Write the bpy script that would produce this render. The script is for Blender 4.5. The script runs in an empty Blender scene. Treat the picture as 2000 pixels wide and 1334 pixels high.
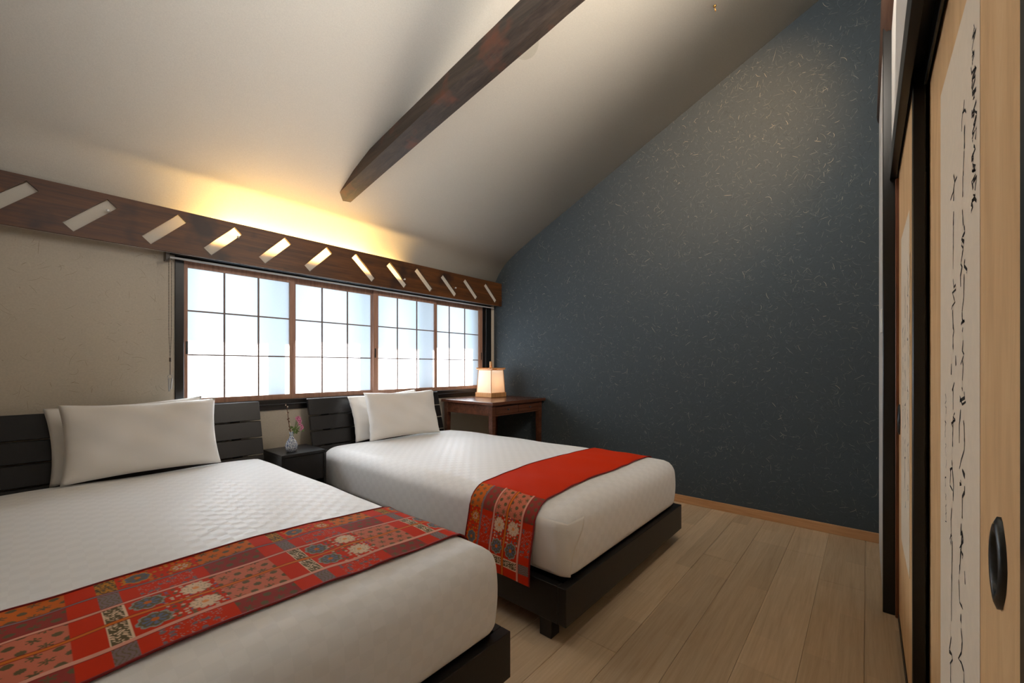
import bpy, bmesh, math, random
import numpy as np
from mathutils import Vector, Matrix

random.seed(7); rng = np.random.default_rng(7)
scn = bpy.context.scene
COL = scn.collection

# ------------------------------------------------------------------ camera
H = 1.05
cam_d = bpy.data.cameras.new('camera'); cam = bpy.data.objects.new('camera', cam_d); COL.objects.link(cam)
cam.location = (0, 0, H)
cam.rotation_euler = (math.pi/2, 0, -math.atan2(.759, .651))
cam_d.sensor_width = 36; cam_d.lens = 808/2000*36; cam_d.shift_y = .025
cam_d.clip_start = .02
scn.camera = cam

# ------------------------------------------------------------------ world, sun, lamps and added fill, exposure
w = bpy.data.worlds.new('World'); scn.world = w; w.use_nodes = True
nt = w.node_tree; bg = nt.nodes['Background']
bg.inputs[0].default_value = (.62, .83, 1.0, 1); bg.inputs[1].default_value = 1.75

sd = bpy.data.lights.new('sun', 'SUN'); sd.energy = 38.0; sd.angle = .012; sd.color = (.96, .98, 1)
so = bpy.data.objects.new('sun', sd); COL.objects.link(so)
so.rotation_euler = Vector((.0, -math.cos(math.radians(52)), -math.sin(math.radians(52)))).to_track_quat('-Z', 'Y').to_euler()

def area(name, loc, target, size, power, col, size_y=None, spread=math.pi):
    l = bpy.data.lights.new(name, 'AREA'); l.energy = power; l.color = col; l.size = size; l.spread = spread
    if size_y: l.shape = 'RECTANGLE'; l.size_y = size_y
    o = bpy.data.objects.new(name, l); COL.objects.link(o); o.location = loc
    o.rotation_euler = (Vector(target)-Vector(loc)).to_track_quat('-Z', 'Y').to_euler()
    return o
area('added_room_fill', (.25, .05, 2.05), (1.0, 1.15, 3.4), .9, 21, (.95, .975, 1.0), spread=math.radians(140))  # unseen fill light, added to lift the ceiling and its bounce
spl = bpy.data.lights.new('ceiling_spot', 'SPOT'); spl.energy = 85; spl.color = (1, .54, .22); spl.spot_size = math.radians(64); spl.spot_blend = 1; spl.shadow_soft_size = .05
spo = bpy.data.objects.new('ceiling_spot', spl); COL.objects.link(spo); spo.location = (1.95, .12, 3.12)
spo.rotation_euler = (Vector((3.3, .80, 2.66))-spo.location).to_track_quat('-Z', 'Y').to_euler()
area('warm_fill_lamp', (1.70, .13, 2.40), (3.2, 2.2, 2.72), .40, 17, (1, .90, .78))  # unseen warm lamp right of the beam, aimed as fill for ceiling and slate wall
area('cove_strip_light', (1.38, 3.045, 1.80), (1.38, 2.98, 2.2), 1.42, 6.5, (1, .62, .20), size_y=.02)
area('cove_upper_light', (1.30, 3.046, 1.895), (1.30, 2.80, 2.2), 1.00, 4.2, (1, .62, .20), size_y=.05)

scn.view_settings.view_transform = 'Standard'; scn.view_settings.look = 'None'
scn.view_settings.gamma = 1; scn.view_settings.use_curve_mapping = False
scn.view_settings.exposure = 0.60
scn.cycles.max_bounces = 10; scn.cycles.diffuse_bounces = 6; scn.cycles.transmission_bounces = 6
scn.cycles.sample_clamp_indirect = 12

# ------------------------------------------------------------------ materials
def S(r, g, b):
    f = lambda c: (c/255/12.92) if c/255 <= .04045 else ((c/255+.055)/1.055)**2.4
    return (f(r), f(g), f(b), 1)

class NT:
    def __init__(s, name):
        s.m = bpy.data.materials.new(name); s.m.use_nodes = True
        s.t = s.m.node_tree; s.b = s.t.nodes['Principled BSDF']; s.out = s.t.nodes['Material Output']
    def n(s, typ, **k):
        q = s.t.nodes.new(typ)
        for a, b in k.items(): setattr(q, a, b)
        return q
    def l(s, a, b): s.t.links.new(a, b)
    def coord(s, scale=(1, 1, 1), kind='Object', rot=(0, 0, 0)):
        c = s.n('ShaderNodeTexCoord'); m = s.n('ShaderNodeMapping')
        m.inputs['Scale'].default_value = scale; m.inputs['Rotation'].default_value = rot
        s.l(c.outputs[kind], m.inputs[0]); return m.outputs[0]
    def noise(s, vec, scale, detail=4, rough=.55, dist=0):
        q = s.n('ShaderNodeTexNoise'); q.inputs['Scale'].default_value = scale
        q.inputs['Detail'].default_value = detail; q.inputs['Roughness'].default_value = rough
        q.inputs['Distortion'].default_value = dist
        s.l(vec, q.inputs['Vector']); return q.outputs['Fac']
    def ramp(s, fac, stops):
        q = s.n('ShaderNodeValToRGB'); e = q.color_ramp.elements
        while len(e) < len(stops): e.new(.5)
        for i, (p, c) in enumerate(stops): e[i].position = p; e[i].color = c
        s.l(fac, q.inputs[0]); return q.outputs[0]
    def mix(s, fac, a, b, mode='MIX'):
        q = s.n('ShaderNodeMix', data_type='RGBA', blend_type=mode)
        for sock, v in ((q.inputs[0], fac), (q.inputs[6], a), (q.inputs[7], b)):
            if hasattr(v, 'links'): s.l(v, sock)
            else: sock.default_value = v
        return q.outputs[2]
    def bump(s, h, strength=.2, dist=.01):
        q = s.n('ShaderNodeBump'); q.inputs['Strength'].default_value = strength; q.inputs['Distance'].default_value = dist
        s.l(h, q.inputs['Height']); s.l(q.outputs[0], s.b.inputs['Normal'])
    def color(s, c):
        if hasattr(c, 'links'): s.l(c, s.b.inputs['Base Color'])
        else: s.b.inputs['Base Color'].default_value = c
    def set(s, rough=.6, spec=.4, **k):
        s.b.inputs['Roughness'].default_value = rough; s.b.inputs['Specular IOR Level'].default_value = spec
        for a, v in k.items(): s.b.inputs[a.replace('_', ' ')].default_value = v

def sc(c, f): return (c[0]*f, c[1]*f, c[2]*f, 1)

def plain(name, c, rough=.6, spec=.4, var=.12, scale=30, bump=.08, **k):
    m = NT(name); v = m.coord(); f = m.noise(v, scale, 4)
    m.color(m.ramp(f, [(.25, sc(c, 1-var)), (.75, sc(c, 1+var))])); m.set(rough, spec, **k)
    if bump: m.bump(f, bump, .004)
    return m.m

def wood(name, dark, light, axis='X', scale=1, rough=.45, spec=.4, bump=.12, blotch=None, rnd=0):
    m = NT(name)
    st = {'X': (.06, 1, 1), 'Y': (1, .06, 1), 'Z': (1, 1, .06)}[axis]
    v = m.coord(tuple(a*scale for a in st))
    if rnd:
        oi = m.n('ShaderNodeObjectInfo'); vm = m.n('ShaderNodeVectorMath', operation='SCALE')
        cv = m.n('ShaderNodeCombineXYZ')
        for i in range(3): m.l(oi.outputs['Random'], cv.inputs[i])
        m.l(cv.outputs[0], vm.inputs[0]); vm.inputs['Scale'].default_value = 37
        va = m.n('ShaderNodeVectorMath', operation='ADD'); m.l(v, va.inputs[0]); m.l(vm.outputs[0], va.inputs[1]); v = va.outputs[0]
    g = m.noise(v, 30, 6, .62, .8); g2 = m.noise(v, 110, 3)
    c = m.ramp(g, [(.28, dark), (.72, light)])
    c = m.mix(.22, c, m.ramp(g2, [(.35, dark), (.65, light)]))
    if rnd:
        hv = m.n('ShaderNodeHueSaturation'); mr = m.n('ShaderNodeMapRange')
        m.l(oi.outputs['Random'], mr.inputs[0]); mr.inputs[3].default_value = 1-rnd; mr.inputs[4].default_value = 1+rnd
        m.l(mr.outputs[0], hv.inputs['Value']); m.l(c, hv.inputs['Color']); c = hv.outputs[0]
    if blotch:
        bn = m.noise(m.coord((1, 1, 1)), blotch[1], 3, .6)
        c = m.mix(m.ramp(bn, [(.55, (0, 0, 0, 1)), (.68, (1, 1, 1, 1))]), c, blotch[0])
    m.color(c); m.set(rough, spec); m.bump(g, bump, .003)
    return m.m

M = {}
def plaster(name, c, scale=260, strength=.25):
    m = NT(name); v = m.coord()
    f = m.noise(v, scale, 3, .6); g = m.noise(v, 3, 3)
    col = m.ramp(f, [(.3, sc(c, .94)), (.7, sc(c, 1.04))])
    col = m.mix(m.ramp(g, [(.35, (0, 0, 0, 1)), (.75, (.12, .12, .12, 1))]), col, sc(c, .86))
    m.color(col); m.set(.9, .2); m.bump(f, strength, .002); return m.m
M['ceiling'] = plaster('ceiling_washi', S(214, 207, 194), 190, .22)
M['beige'] = plaster('beige_washi', S(200, 190, 173), 120, .3)
M['white'] = plaster('white_plaster', S(216, 212, 206))
M['dark_wall'] = plaster('slate_washi', S(67, 75, 80), 95, .35)

m = NT('washi_fibre'); a = m.n('ShaderNodeAttribute', attribute_name='Col'); m.color(a.outputs['Color']); m.set(.85, .2); M['fibre'] = m.m

# floor: strips of slightly different tone inside each plank
m = NT('ash_floor'); oi = m.n('ShaderNodeObjectInfo')
v = m.coord((1, 1, 1))
br = m.n('ShaderNodeTexBrick'); m.l(v, br.inputs[0]); br.inputs['Scale'].default_value = 1
br.inputs['Color1'].default_value = (0, 0, 0, 1); br.inputs['Color2'].default_value = (1, 1, 1, 1)
br.inputs['Mortar Size'].default_value = 0; br.inputs['Brick Width'].default_value = .62; br.inputs['Row Height'].default_value = .0865
br.offset = .37; br.inputs['Bias'].default_value = 0
gv = m.coord((.05, 1, 1)); g = m.noise(gv, 26, 6, .6, 1.2); g2 = m.noise(gv, 120, 3)
cc = m.ramp(g, [(.25, S(184, 156, 122)), (.5, S(205, 180, 148)), (.8, S(216, 194, 164))])
cc = m.mix(.3, cc, m.ramp(g2, [(.3, S(176, 148, 113)), (.7, S(214, 190, 157))]))
hs = m.n('ShaderNodeHueSaturation'); ad = m.n('ShaderNodeMath', operation='MULTIPLY_ADD')
sx = m.n('ShaderNodeSeparateColor'); m.l(br.outputs['Color'], sx.inputs[0])
m.l(sx.outputs[0], ad.inputs[0]); ad.inputs[1].default_value = .22
mr = m.n('ShaderNodeMapRange'); m.l(oi.outputs['Random'], mr.inputs[0]); mr.inputs[3].default_value = .76; mr.inputs[4].default_value = .96
m.l(mr.outputs[0], ad.inputs[2]); m.l(ad.outputs[0], hs.inputs['Value']); m.l(cc, hs.inputs['Color'])
m.color(hs.outputs[0]); m.set(.42, .4); m.bump(g2, .06, .002); M['floor'] = m.m

M['skirting'] = wood('skirting_wood', S(170, 124, 82), S(205, 160, 116), 'Y', 1.6)
M['black'] = plain('black_stain', S(23, 21, 21), .36, .4, .15, 60, .05)
M['lacquer'] = plain('black_lacquer', S(20, 19, 18), .30, .5, .2, 40, .03)
M['brown_lacquer'] = wood('worn_brown_lacquer', S(62, 34, 22), S(140, 82, 50), 'Z', 1.5, .4)
M['board'] = wood('old_cedar_board', S(50, 31, 16), S(114, 68, 30), 'X', .9, .42, .4, .12, (S(52, 32, 22), 3.2))
M['log'] = wood('hewn_log', S(40, 33, 28), S(78, 65, 55), 'Y', 1.4, .55, .35, .5, (S(98, 60, 44), 5))
M['log_x'] = wood('hewn_log_along', S(58, 40, 32), S(96, 70, 56), 'X', 1.4, .55, .35, .4)
M['sash'] = wood('sash_wood', S(140, 102, 84), S(186, 144, 120), 'Z', 1.2, .5)
M['bar'] = plain('muntin_brown', S(128, 108, 100), .5, .4)
M['desk'] = wood('mahogany_desk', S(62, 34, 24), S(108, 66, 46), 'X', .8, .25, .5, .05)
M['lamp_wood'] = wood('lamp_cypress', S(176, 120, 72), S(214, 160, 104), 'Z', 2, .5)
M['alu'] = plain('pale_aluminium', S(176, 174, 172), .4, .5, .05)
M['chain'] = plain('bronze_beads', S(66, 54, 42), .4, .5)
M['plastic'] = plain('white_plastic', S(222, 222, 218), .35, .5, .03, 30, 0)
M['iron'] = plain('dark_iron', S(62, 64, 64), .35, .6, .25, 60, .2, Metallic=.7)
M['pit'] = plain('recess_black', S(14, 13, 12), .6, .3)
M['brass'] = plain('brass', S(200, 160, 90), .3, .6, .1, 40, 0, Metallic=1.0)
M['ink'] = plain('sumi_ink', S(48, 45, 42), .8, .2)
M['paper'] = plain('cream_scroll_paper', S(234, 219, 198), .85, .2, .03, 50, .05)

# fusuma paper with diagonal silky streaks
m = NT('fusuma_gold_paper'); v = m.coord((1, 1, .18), rot=(0, math.radians(38), 0)); g = m.noise(v, 22, 5, .6, .6)
m.color(m.ramp(g, [(.25, S(212, 170, 122)), (.55, S(228, 188, 139)), (.8, S(236, 200, 153))])); m.set(.62, .3); m.bump(g, .05, .002); M['fusuma'] = m.m

# bed linen with a woven check
def linen(name, c, check):
    m = NT(name); uv = m.n('ShaderNodeTexCoord'); mp = m.n('ShaderNodeMapping'); m.l(uv.outputs['UV'], mp.inputs[0])
    v = m.coord(); f = m.noise(v, 420, 2); wr = m.noise(v, 5, 4, .6)
    if check:
        ck = m.n('ShaderNodeTexChecker'); ck.inputs['Scale'].default_value = 1/.034; m.l(mp.outputs[0], ck.inputs[0])
        ck.inputs[1].default_value = sc(c, 1.0); ck.inputs[2].default_value = sc(c, .97)
        m.color(ck.outputs[0])
        rr = m.n('ShaderNodeMapRange'); m.l(ck.outputs[1], rr.inputs[0]); rr.inputs[3].default_value = .62; rr.inputs[4].default_value = .45
        m.l(rr.outputs[0], m.b.inputs['Roughness']); m.b.inputs['Specular IOR Level'].default_value = .4
        hh = m.n('ShaderNodeMath', operation='MULTIPLY_ADD'); m.l(ck.outputs[1], hh.inputs[0]); hh.inputs[1].default_value = .12; m.l(wr, hh.inputs[2])
        m.bump(hh.outputs[0], .25, .010)
    else:
        m.color(c); m.set(.75, .25); m.bump(wr, .16, .012)
    m.b.inputs['Sheen Weight'].default_value = .15
    return m.m
M['duvet'] = linen('white_check_damask', S(243, 243, 243), True)
M['pillow'] = linen('white_cotton', S(232, 228, 222), False)

m = NT('brocade'); a = m.n('ShaderNodeAttribute', attribute_name='Col'); v = m.coord()
f = m.noise(v, 900, 2); m.color(a.outputs['Color']); m.set(.8, .1); m.bump(f, .12, .001); M['brocade'] = m.m
M['red_edge'] = plain('red_piping', S(128, 26, 24), .6, .3, .08, 80, 0)

def translucent(name, tint, tr=.75, rough=.4, gloss=.04):
    m = NT(name); t = m.t; t.nodes.remove(m.b)
    tl = m.n('ShaderNodeBsdfTranslucent'); df = m.n('ShaderNodeBsdfDiffuse'); gl = m.n('ShaderNodeBsdfGlossy')
    v = m.coord(); f = m.noise(v, 160, 2)
    c = m.ramp(f, [(.3, sc(tint, .97)), (.7, tint)])
    for q in (tl, df): m.l(c, q.inputs[0])
    gl.inputs['Roughness'].default_value = rough
    a = m.n('ShaderNodeMixShader'); a.inputs[0].default_value = tr; m.l(df.outputs[0], a.inputs[1]); m.l(tl.outputs[0], a.inputs[2])
    b = m.n('ShaderNodeMixShader'); b.inputs[0].default_value = gloss; m.l(a.outputs[0], b.inputs[1]); m.l(gl.outputs[0], b.inputs[2])
    m.l(b.outputs[0], m.out.inputs[0]); return m.m
M['pane'] = translucent('frosted_glass', (.97, .98, 1.0, 1), .82, .3)
M['shade'] = translucent('lamp_paper', S(250, 240, 222), .5, .6, .02)

M['slot_paper'] = translucent('slot_washi', S(244, 238, 226), .42, .6, .01)
m = NT('clear_glass'); m.t.nodes.remove(m.b)
tp = m.n('ShaderNodeBsdfTransparent'); tp.inputs[0].default_value = (.95, .95, .93, 1); gl = m.n('ShaderNodeBsdfGlossy'); gl.inputs['Roughness'].default_value = .02
lw = m.n('ShaderNodeFresnel'); lw.inputs[0].default_value = 1.45; mx = m.n('ShaderNodeMixShader')
mx.inputs[0].default_value = .035; m.l(tp.outputs[0], mx.inputs[1]); m.l(gl.outputs[0], mx.inputs[2]); m.l(mx.outputs[0], m.out.inputs[0]); M['glass'] = m.m

m = NT('blue_white_porcelain'); v = m.coord(); vo = m.n('ShaderNodeTexVoronoi', feature='DISTANCE_TO_EDGE'); vo.inputs['Scale'].default_value = 95
nz = m.noise(v, 150, 3); m.l(v, vo.inputs[0])
f1 = m.ramp(vo.outputs[0], [(.03, (1, 1, 1, 1)), (.12, (0, 0, 0, 1))]); f2 = m.ramp(nz, [(.54, (0, 0, 0, 1)), (.60, (1, 1, 1, 1))])
m.color(m.mix(m.mix(.5, f1, f2, 'ADD'), S(206, 212, 214), S(34, 56, 110))); m.set(.12, .6); M['porcelain'] = m.m
M['blossom'] = plain('pink_petal', S(214, 140, 172), .6, .3, .25, 200, 0)
M['blossom_eye'] = plain('dark_pink_centre', S(120, 40, 78), .6, .3)
M['leaf'] = plain('green_leaf', S(96, 118, 62), .5, .4, .2, 100, 0)
M['twig'] = plain('brown_twig', S(96, 58, 40), .7, .3, .2, 200, .2)

# ------------------------------------------------------------------ mesh helpers
def props(o, label=None, cat=None, group=None, kind=None):
    if label: o['label'] = label
    if cat: o['category'] = cat
    if group: o['group'] = group
    if kind: o['kind'] = kind
    return o

def root(name, loc, label=None, cat=None, group=None, kind=None):
    o = bpy.data.objects.new(name, None); COL.objects.link(o); o.location = loc; o.empty_display_size = .1
    return props(o, label, cat, group, kind)

def wloc(p):
    v = Vector((0, 0, 0))
    while p is not None: v += p.location; p = p.parent
    return v

def obj(name, me, mat, parent=None, loc=None):
    """mesh given in world coordinates (unless loc is set); origin = parent origin"""
    o = bpy.data.objects.new(name, me); COL.objects.link(o)
    if mat is not None: me.materials.append(mat)
    if parent is not None:
        o.parent = parent
        if loc is None: me.transform(Matrix.Translation(-wloc(parent)))
    if loc is not None: o.location = loc
    return o

def raw(verts, faces, smooth=False):
    me = bpy.data.meshes.new('mesh'); me.from_pydata([tuple(v) for v in verts], [], [tuple(f) for f in faces])
    if smooth: me.polygons.foreach_set('use_smooth', [True]*len(me.polygons))
    me.update(); return me

def from_bm(bm, smooth=False, recalc=True):
    if recalc: bmesh.ops.recalc_face_normals(bm, faces=bm.faces)
    me = bpy.data.meshes.new('mesh'); bm.to_mesh(me); bm.free()
    if smooth: me.polygons.foreach_set('use_smooth', [True]*len(me.polygons))
    return me

def add_box(bm, x0, x1, y0, y1, z0, z1, bev=0, seg=1):
    c = bmesh.ops.create_cube(bm, size=1)['verts']
    for v in c:
        v.co = Vector((x0+(v.co.x+.5)*(x1-x0), y0+(v.co.y+.5)*(y1-y0), z0+(v.co.z+.5)*(z1-z0)))
    if bev:
        es = list({e for v in c for e in v.link_edges})
        bmesh.ops.bevel(bm, geom=es, offset=bev, segments=seg, affect='EDGES', profile=.5)

def box(x0, x1, y0, y1, z0, z1, bev=0, seg=1):
    bm = bmesh.new(); add_box(bm, x0, x1, y0, y1, z0, z1, bev, seg); return from_bm(bm)
def boxes(lst, bev=0):
    bm = bmesh.new()
    for b in lst: add_box(bm, *b, bev=bev)
    return from_bm(bm)

def tube(pts, rad, n=8, cap=True):
    """swept tube, rad scalar or list"""
    pts = [Vector(p) for p in pts]; rads = [rad]*len(pts) if not hasattr(rad, '__len__') else rad
    V, Fc = [], []
    for i, p in enumerate(pts):
        d = (pts[min(i+1, len(pts)-1)]-pts[max(i-1, 0)]).normalized()
        a = Vector((0, 0, 1)) if abs(d.z) < .9 else Vector((1, 0, 0))
        u = d.cross(a).normalized(); q = d.cross(u)
        for k in range(n):
            t = 2*math.pi*k/n; V.append(p+rads[i]*(math.cos(t)*u+math.sin(t)*q))
    for i in range(len(pts)-1):
        for k in range(n): Fc.append((i*n+k, i*n+(k+1) % n, (i+1)*n+(k+1) % n, (i+1)*n+k))
    if cap: Fc += [tuple(range(n))[::-1], tuple((len(pts)-1)*n+k for k in range(n))]
    return V, Fc

def lathe(prof, c, n=28):
    V, Fc = [], []
    for r, z in prof:
        for k in range(n):
            t = 2*math.pi*k/n; V.append((c[0]+r*math.cos(t), c[1]+r*math.sin(t), c[2]+z))
    for i in range(len(prof)-1):
        for k in range(n): Fc.append((i*n+k, i*n+(k+1) % n, (i+1)*n+(k+1) % n, (i+1)*n+k))
    return V, Fc

def join(parts):
    V, Fc = [], []
    for v, f in parts:
        b = len(V); V += list(v); Fc += [tuple(i+b for i in q) for q in f]
    return V, Fc

def sphere(c, r, n=10, m=7, sx=1, sy=1, sz=1):
    V = [(c[0], c[1], c[2]+r*sz)]; Fc = []
    for i in range(1, m):
        p = math.pi*i/m
        for k in range(n):
            t = 2*math.pi*k/n; V.append((c[0]+sx*r*math.sin(p)*math.cos(t), c[1]+sy*r*math.sin(p)*math.sin(t), c[2]+sz*r*math.cos(p)))
    V.append((c[0], c[1], c[2]-r*sz)); L = len(V)-1
    for k in range(n): Fc.append((0, 1+k, 1+(k+1) % n)); Fc.append((L, L-n+(k+1) % n, L-n+k))
    for i in range(m-2):
        for k in range(n):
            a = 1+i*n; Fc.append((a+k, a+n+k, a+n+(k+1) % n, a+(k+1) % n))
    return V, Fc

def set_col(me, cols):
    at = me.color_attributes.new('Col', 'FLOAT_COLOR', 'POINT')
    c = np.ones((len(me.vertices), 4), np.float32); c[:, :3] = cols; at.data.foreach_set('color', c.ravel())

# ------------------------------------------------------------------ setting
XW, YW, XL = 3.30, 3.09, -2.4       # dark wall, window wall, left wall
PROF = [(-.25, 3.627)]+[(y, 3.407-.456*(y-.232)) for y in (.232, .8, 1.4, 2.0, 2.3, 2.45, 2.56)]+[(2.64, 2.306), (2.71, 2.272), (2.77, 2.241), (2.83, 2.207), (2.88, 2.175), (2.92, 2.148), (2.955, 2.119), (2.985, 2.089), (3.01, 2.060), (3.03, 2.033), (3.06, 1.985), (3.088, 1.93)]
V, Fc = [], []
n = len(PROF)
for x in (XL, XW):
    for y, z in PROF: V.append((x, y, z))
for i in range(n-1): Fc.append((i, i+1, n+i+1, n+i))
cme = raw(V, Fc, True)
ceiling = obj('ceiling', cme, M['ceiling']); props(ceiling, 'sloping ivory papered ceiling curving down to the window wall', kind='structure')
sm = ceiling.modifiers.new('thick', 'SOLIDIFY'); sm.thickness = .06; sm.offset = -1
for p_ in cme.polygons:
    if p_.normal.z < 0: break
# make sure thickness grows upward
if cme.polygons[0].normal.z > 0: sm.offset = 1

floor = obj('floor', box(XL, XW, -.3, YW, -.05, -.012), M['floor']); props(floor, 'pale ash plank floor', kind='structure')
PW = .173; y0 = -.166-PW
rows = 0
pid = 0
while y0 < YW:
    ya, yb = max(y0, -.30), min(y0+PW, YW)
    if yb-ya > .02:
        x = XL - random.uniform(0, .9)
        while x < XW:
            L = random.choice([.91, 1.2, 1.5, 1.82]); xa, xb = max(x, XL), min(x+L, XW)
            if xb-xa > .03:
                g = .0005; zz = random.uniform(-.0006, 0)
                obj('plank', box(xa+g, xb-g, ya+g, yb-g, -.012, zz, .0007), M['floor'], floor); pid += 1
            x += L
    y0 += PW

def fibres(count, fpoint, normal, ua, va, cols, lmin, lmax, wmin, wmax):
    """washi fibres: thin curled ribbons lying on a wall; fpoint() -> point on the wall"""
    V, Fc, C = [], [], []
    ua, va, normal = Vector(ua), Vector(va), Vector(normal)
    for _ in range(count):
        p = Vector(fpoint()); th = random.uniform(0, 2*math.pi); k = random.gauss(0, 55)*random.random()
        L = random.uniform(lmin, lmax)*random.random()**.7; wd = random.uniform(wmin, wmax); seg = 5
        c = random.choice(cols); base = len(V)
        for i in range(seg+1):
            d = ua*math.cos(th)+va*math.sin(th); s_ = ua*-math.sin(th)+va*math.cos(th)
            w_ = wd*(.35+.65*math.sin(math.pi*(i+.4)/(seg+.8)))
            V += [p+s_*w_+normal*.0006, p-s_*w_+normal*.0006]; C += [c, c]
            p = p+d*(L/seg); th += k*L/seg
        for i in range(seg): b = base+2*i; Fc.append((b, b+1, b+3, b+2))
    me = raw(V, Fc); set_col(me, np.array([q[:3] for q in C])); return me

def ceil_z(y):
    for (a, b), (c, d) in zip(PROF, PROF[1:]):
        if a <= y <= c: return b+(d-b)*(y-a)/(c-a)
    return PROF[0][1] if y < 0 else PROF[-1][1]

wd_ = obj('wall_right', box(XW, XW+.1, -.3, YW+.1, -.05, 3.85), M['dark_wall']); props(wd_, 'slate blue washi papered wall flecked with pale fibres', kind='structure')
def pt_dark():
    while True:
        y, z = random.uniform(-.05, 3.07), random.uniform(.08, 3.5)
        if z < ceil_z(y)-.02: return (XW, y, z)
dc = [S(102, 110, 110), S(112, 118, 112), S(98, 108, 110), S(126, 128, 116), S(108, 112, 102), S(54, 60, 62), S(46, 52, 55)]
f1 = obj('wall_fibre', fibres(11000, pt_dark, (-1, 0, 0), (0, 1, 0), (0, 0, 1), dc, .02, .06, .0004, .0007), M['fibre'], wd_); f1['kind'] = 'stuff'
dc2 = [S(158, 158, 144), S(134, 138, 130), S(176, 170, 150)]
f2 = obj('wall_fibre', fibres(1100, pt_dark, (-1, 0, 0), (0, 1, 0), (0, 0, 1), dc2, .022, .065, .0004, .0008), M['fibre'], wd_); f2['kind'] = 'stuff'

# window wall with its opening
WX0, WX1, WZ0, WZ1 = .555, 3.245, .755, 1.715
wb = obj('wall_back', boxes([(XL, WX0, YW, YW+.12, -.05, 2.2), (WX1, XW, YW, YW+.12, -.05, 2.2), (WX0, WX1, YW, YW+.12, -.05, WZ0), (WX0, WX1, YW, YW+.12, WZ1, 2.2)]), M['beige'])
props(wb, 'beige washi papered wall around the window', kind='structure')
def pt_beige(): return (random.uniform(-.6, .5), YW, random.uniform(.6, 1.69))
bc = [S(170, 156, 134), S(210, 200, 182), S(150, 134, 110), S(160, 146, 122)]
f3 = obj('wall_fibre', fibres(420, pt_beige, (0, -1, 0), (1, 0, 0), (0, 0, 1), bc, .02, .08, .0004, .0009), M['fibre'], wb); f3['kind'] = 'stuff'
props(obj('wall_left', box(XL-.1, XL, -.3, YW+.1, -.05, 3.85), M['beige']), 'beige papered wall on the left', kind='structure')
# wall holding the sliding doors: piece beyond the post, band above the lintel, piece behind the camera
wf = obj('wall_front', boxes([(2.40, XW, -.30, -.055, -.05, 2.6), (2.0, XW, -.30, -.085, 2.5, 3.85), (XL, 2.42, -.30, -.080, 1.93, 3.85), (XL, .70, -.30, -.19, -.05, 1.93)]), M['white'])
props(wf, 'white plaster wall around the sliding doors', kind='structure')
props(obj('wall_corridor', box(.6, 2.45, -.34, -.28, -.05, 2.0), M['white']), 'wall closing the room behind the sliding doors', kind='structure')
bb = obj('baseboard_right', box(XW-.014, XW, -.055, YW, 0, .058, .002), M['skirting']); props(bb, 'light wooden skirting along the slate wall', kind='structure')
props(obj('trim_1', box(2.38, 2.43, -.092, -.052, 0, 2.50, .002), M['lacquer']), 'black post at the end of the sliding doors', kind='structure')
props(obj('trim_2', boxes([(XL, 2.38, -.094, -.074, 1.845, 1.935), (XL, 2.38, -.128, -.122, 1.845, 1.90), (XL, 2.38, -.19, -.158, 1.845, 1.935), (XL, 2.38, -.16, -.09, 1.90, 1.93)], .001), M['lacquer']), 'black lintel with grooves over the sliding doors', kind='structure')
V, Fc = [], []
props(obj('trim_4', box(XL, 2.38, -.185, -.098, -.011, .001, .001), M['lacquer']), 'dark threshold strip under the sliding doors', kind='structure')

# ------------------------------------------------------------------ window
win = root('window_1', (1.9, YW, WZ0), 'wide window of four brown wooden sashes with frosted panes', kind='structure')
fr = boxes([(WX0, WX0+.042, YW-.012, YW+.10, WZ0, WZ1), (3.165, WX1, YW-.012, YW+.10, WZ0, WZ1), (WX0, WX1, YW-.012, YW+.10, WZ0, .826), (WX0, WX1, YW-.012, YW+.10, 1.69, WZ1)], .0015)
obj('frame', fr, M['lacquer'], win)['label'] = 'black outer window frame'
obj('sill_strip', box(WX0, WX1, YW-.028, YW-.0125, .786, .797, .002), M['black'], win)
# sashes: (x0, x1 outer), (glass x0,x1), muntins x, depth y
SASH = [(.5975, 1.228, .6180, 1.196, (.806, 1.000), 3.105),
        (1.204, 1.905, 1.246, 1.844, (1.438, 1.639), 3.128),
        (1.850, 2.505, 1.894, 2.488, (2.083, 2.287), 3.105),
        (2.497, 3.150, 2.536, 3.098, (2.692, 2.898), 3.128)]
ZB, ZT, ZM = .860, 1.648, (1.124, 1.390)
for i, (a, b, g0, g1, mx_, yy) in enumerate(SASH):
    s = root('sash', (a-1.9, yy-YW, .826-WZ0)); s.parent = win
    y0_, y1_ = yy-.011, yy+.011
    obj('sash_frame', boxes([(a, g0, y0_, y1_, .826, 1.69), (g1, b, y0_, y1_, .826, 1.69), (g0, g1, y0_, y1_, .826, ZB), (g0, g1, y0_, y1_, ZT, 1.69)], .0012), M['sash'], s)
    for xm in mx_: obj('muntin', box(xm-.005, xm+.005, yy-.008, yy+.0, ZB, ZT, .001), M['bar'], s)
    for zm in ZM: obj('muntin', box(g0, g1, yy-.006, yy+.002, zm-.0045, zm+.0045, .001), M['bar'], s)
    xs = [g0]+list(mx_)+[g1]; zs = [ZB]+list(ZM)+[ZT]
    for p_ in range(3):
        for q_ in range(3):
            obj('pane', raw([(xs[p_], yy+.004, zs[q_]), (xs[p_+1], yy+.004, zs[q_]), (xs[p_+1], yy+.004, zs[q_+1]), (xs[p_], yy+.004, zs[q_+1])], [(0, 1, 2, 3)]), M['pane'], s)
    if i in (0, 2, 3):
        px_ = (a+.010) if i != 3 else (b-.022)
        o = obj('finger_pull', box(px_, px_+.012, y0_-.0015, y0_+.002, 1.128, 1.205, .001), M['iron'], s); o['label'] = 'dark metal finger pull'
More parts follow.
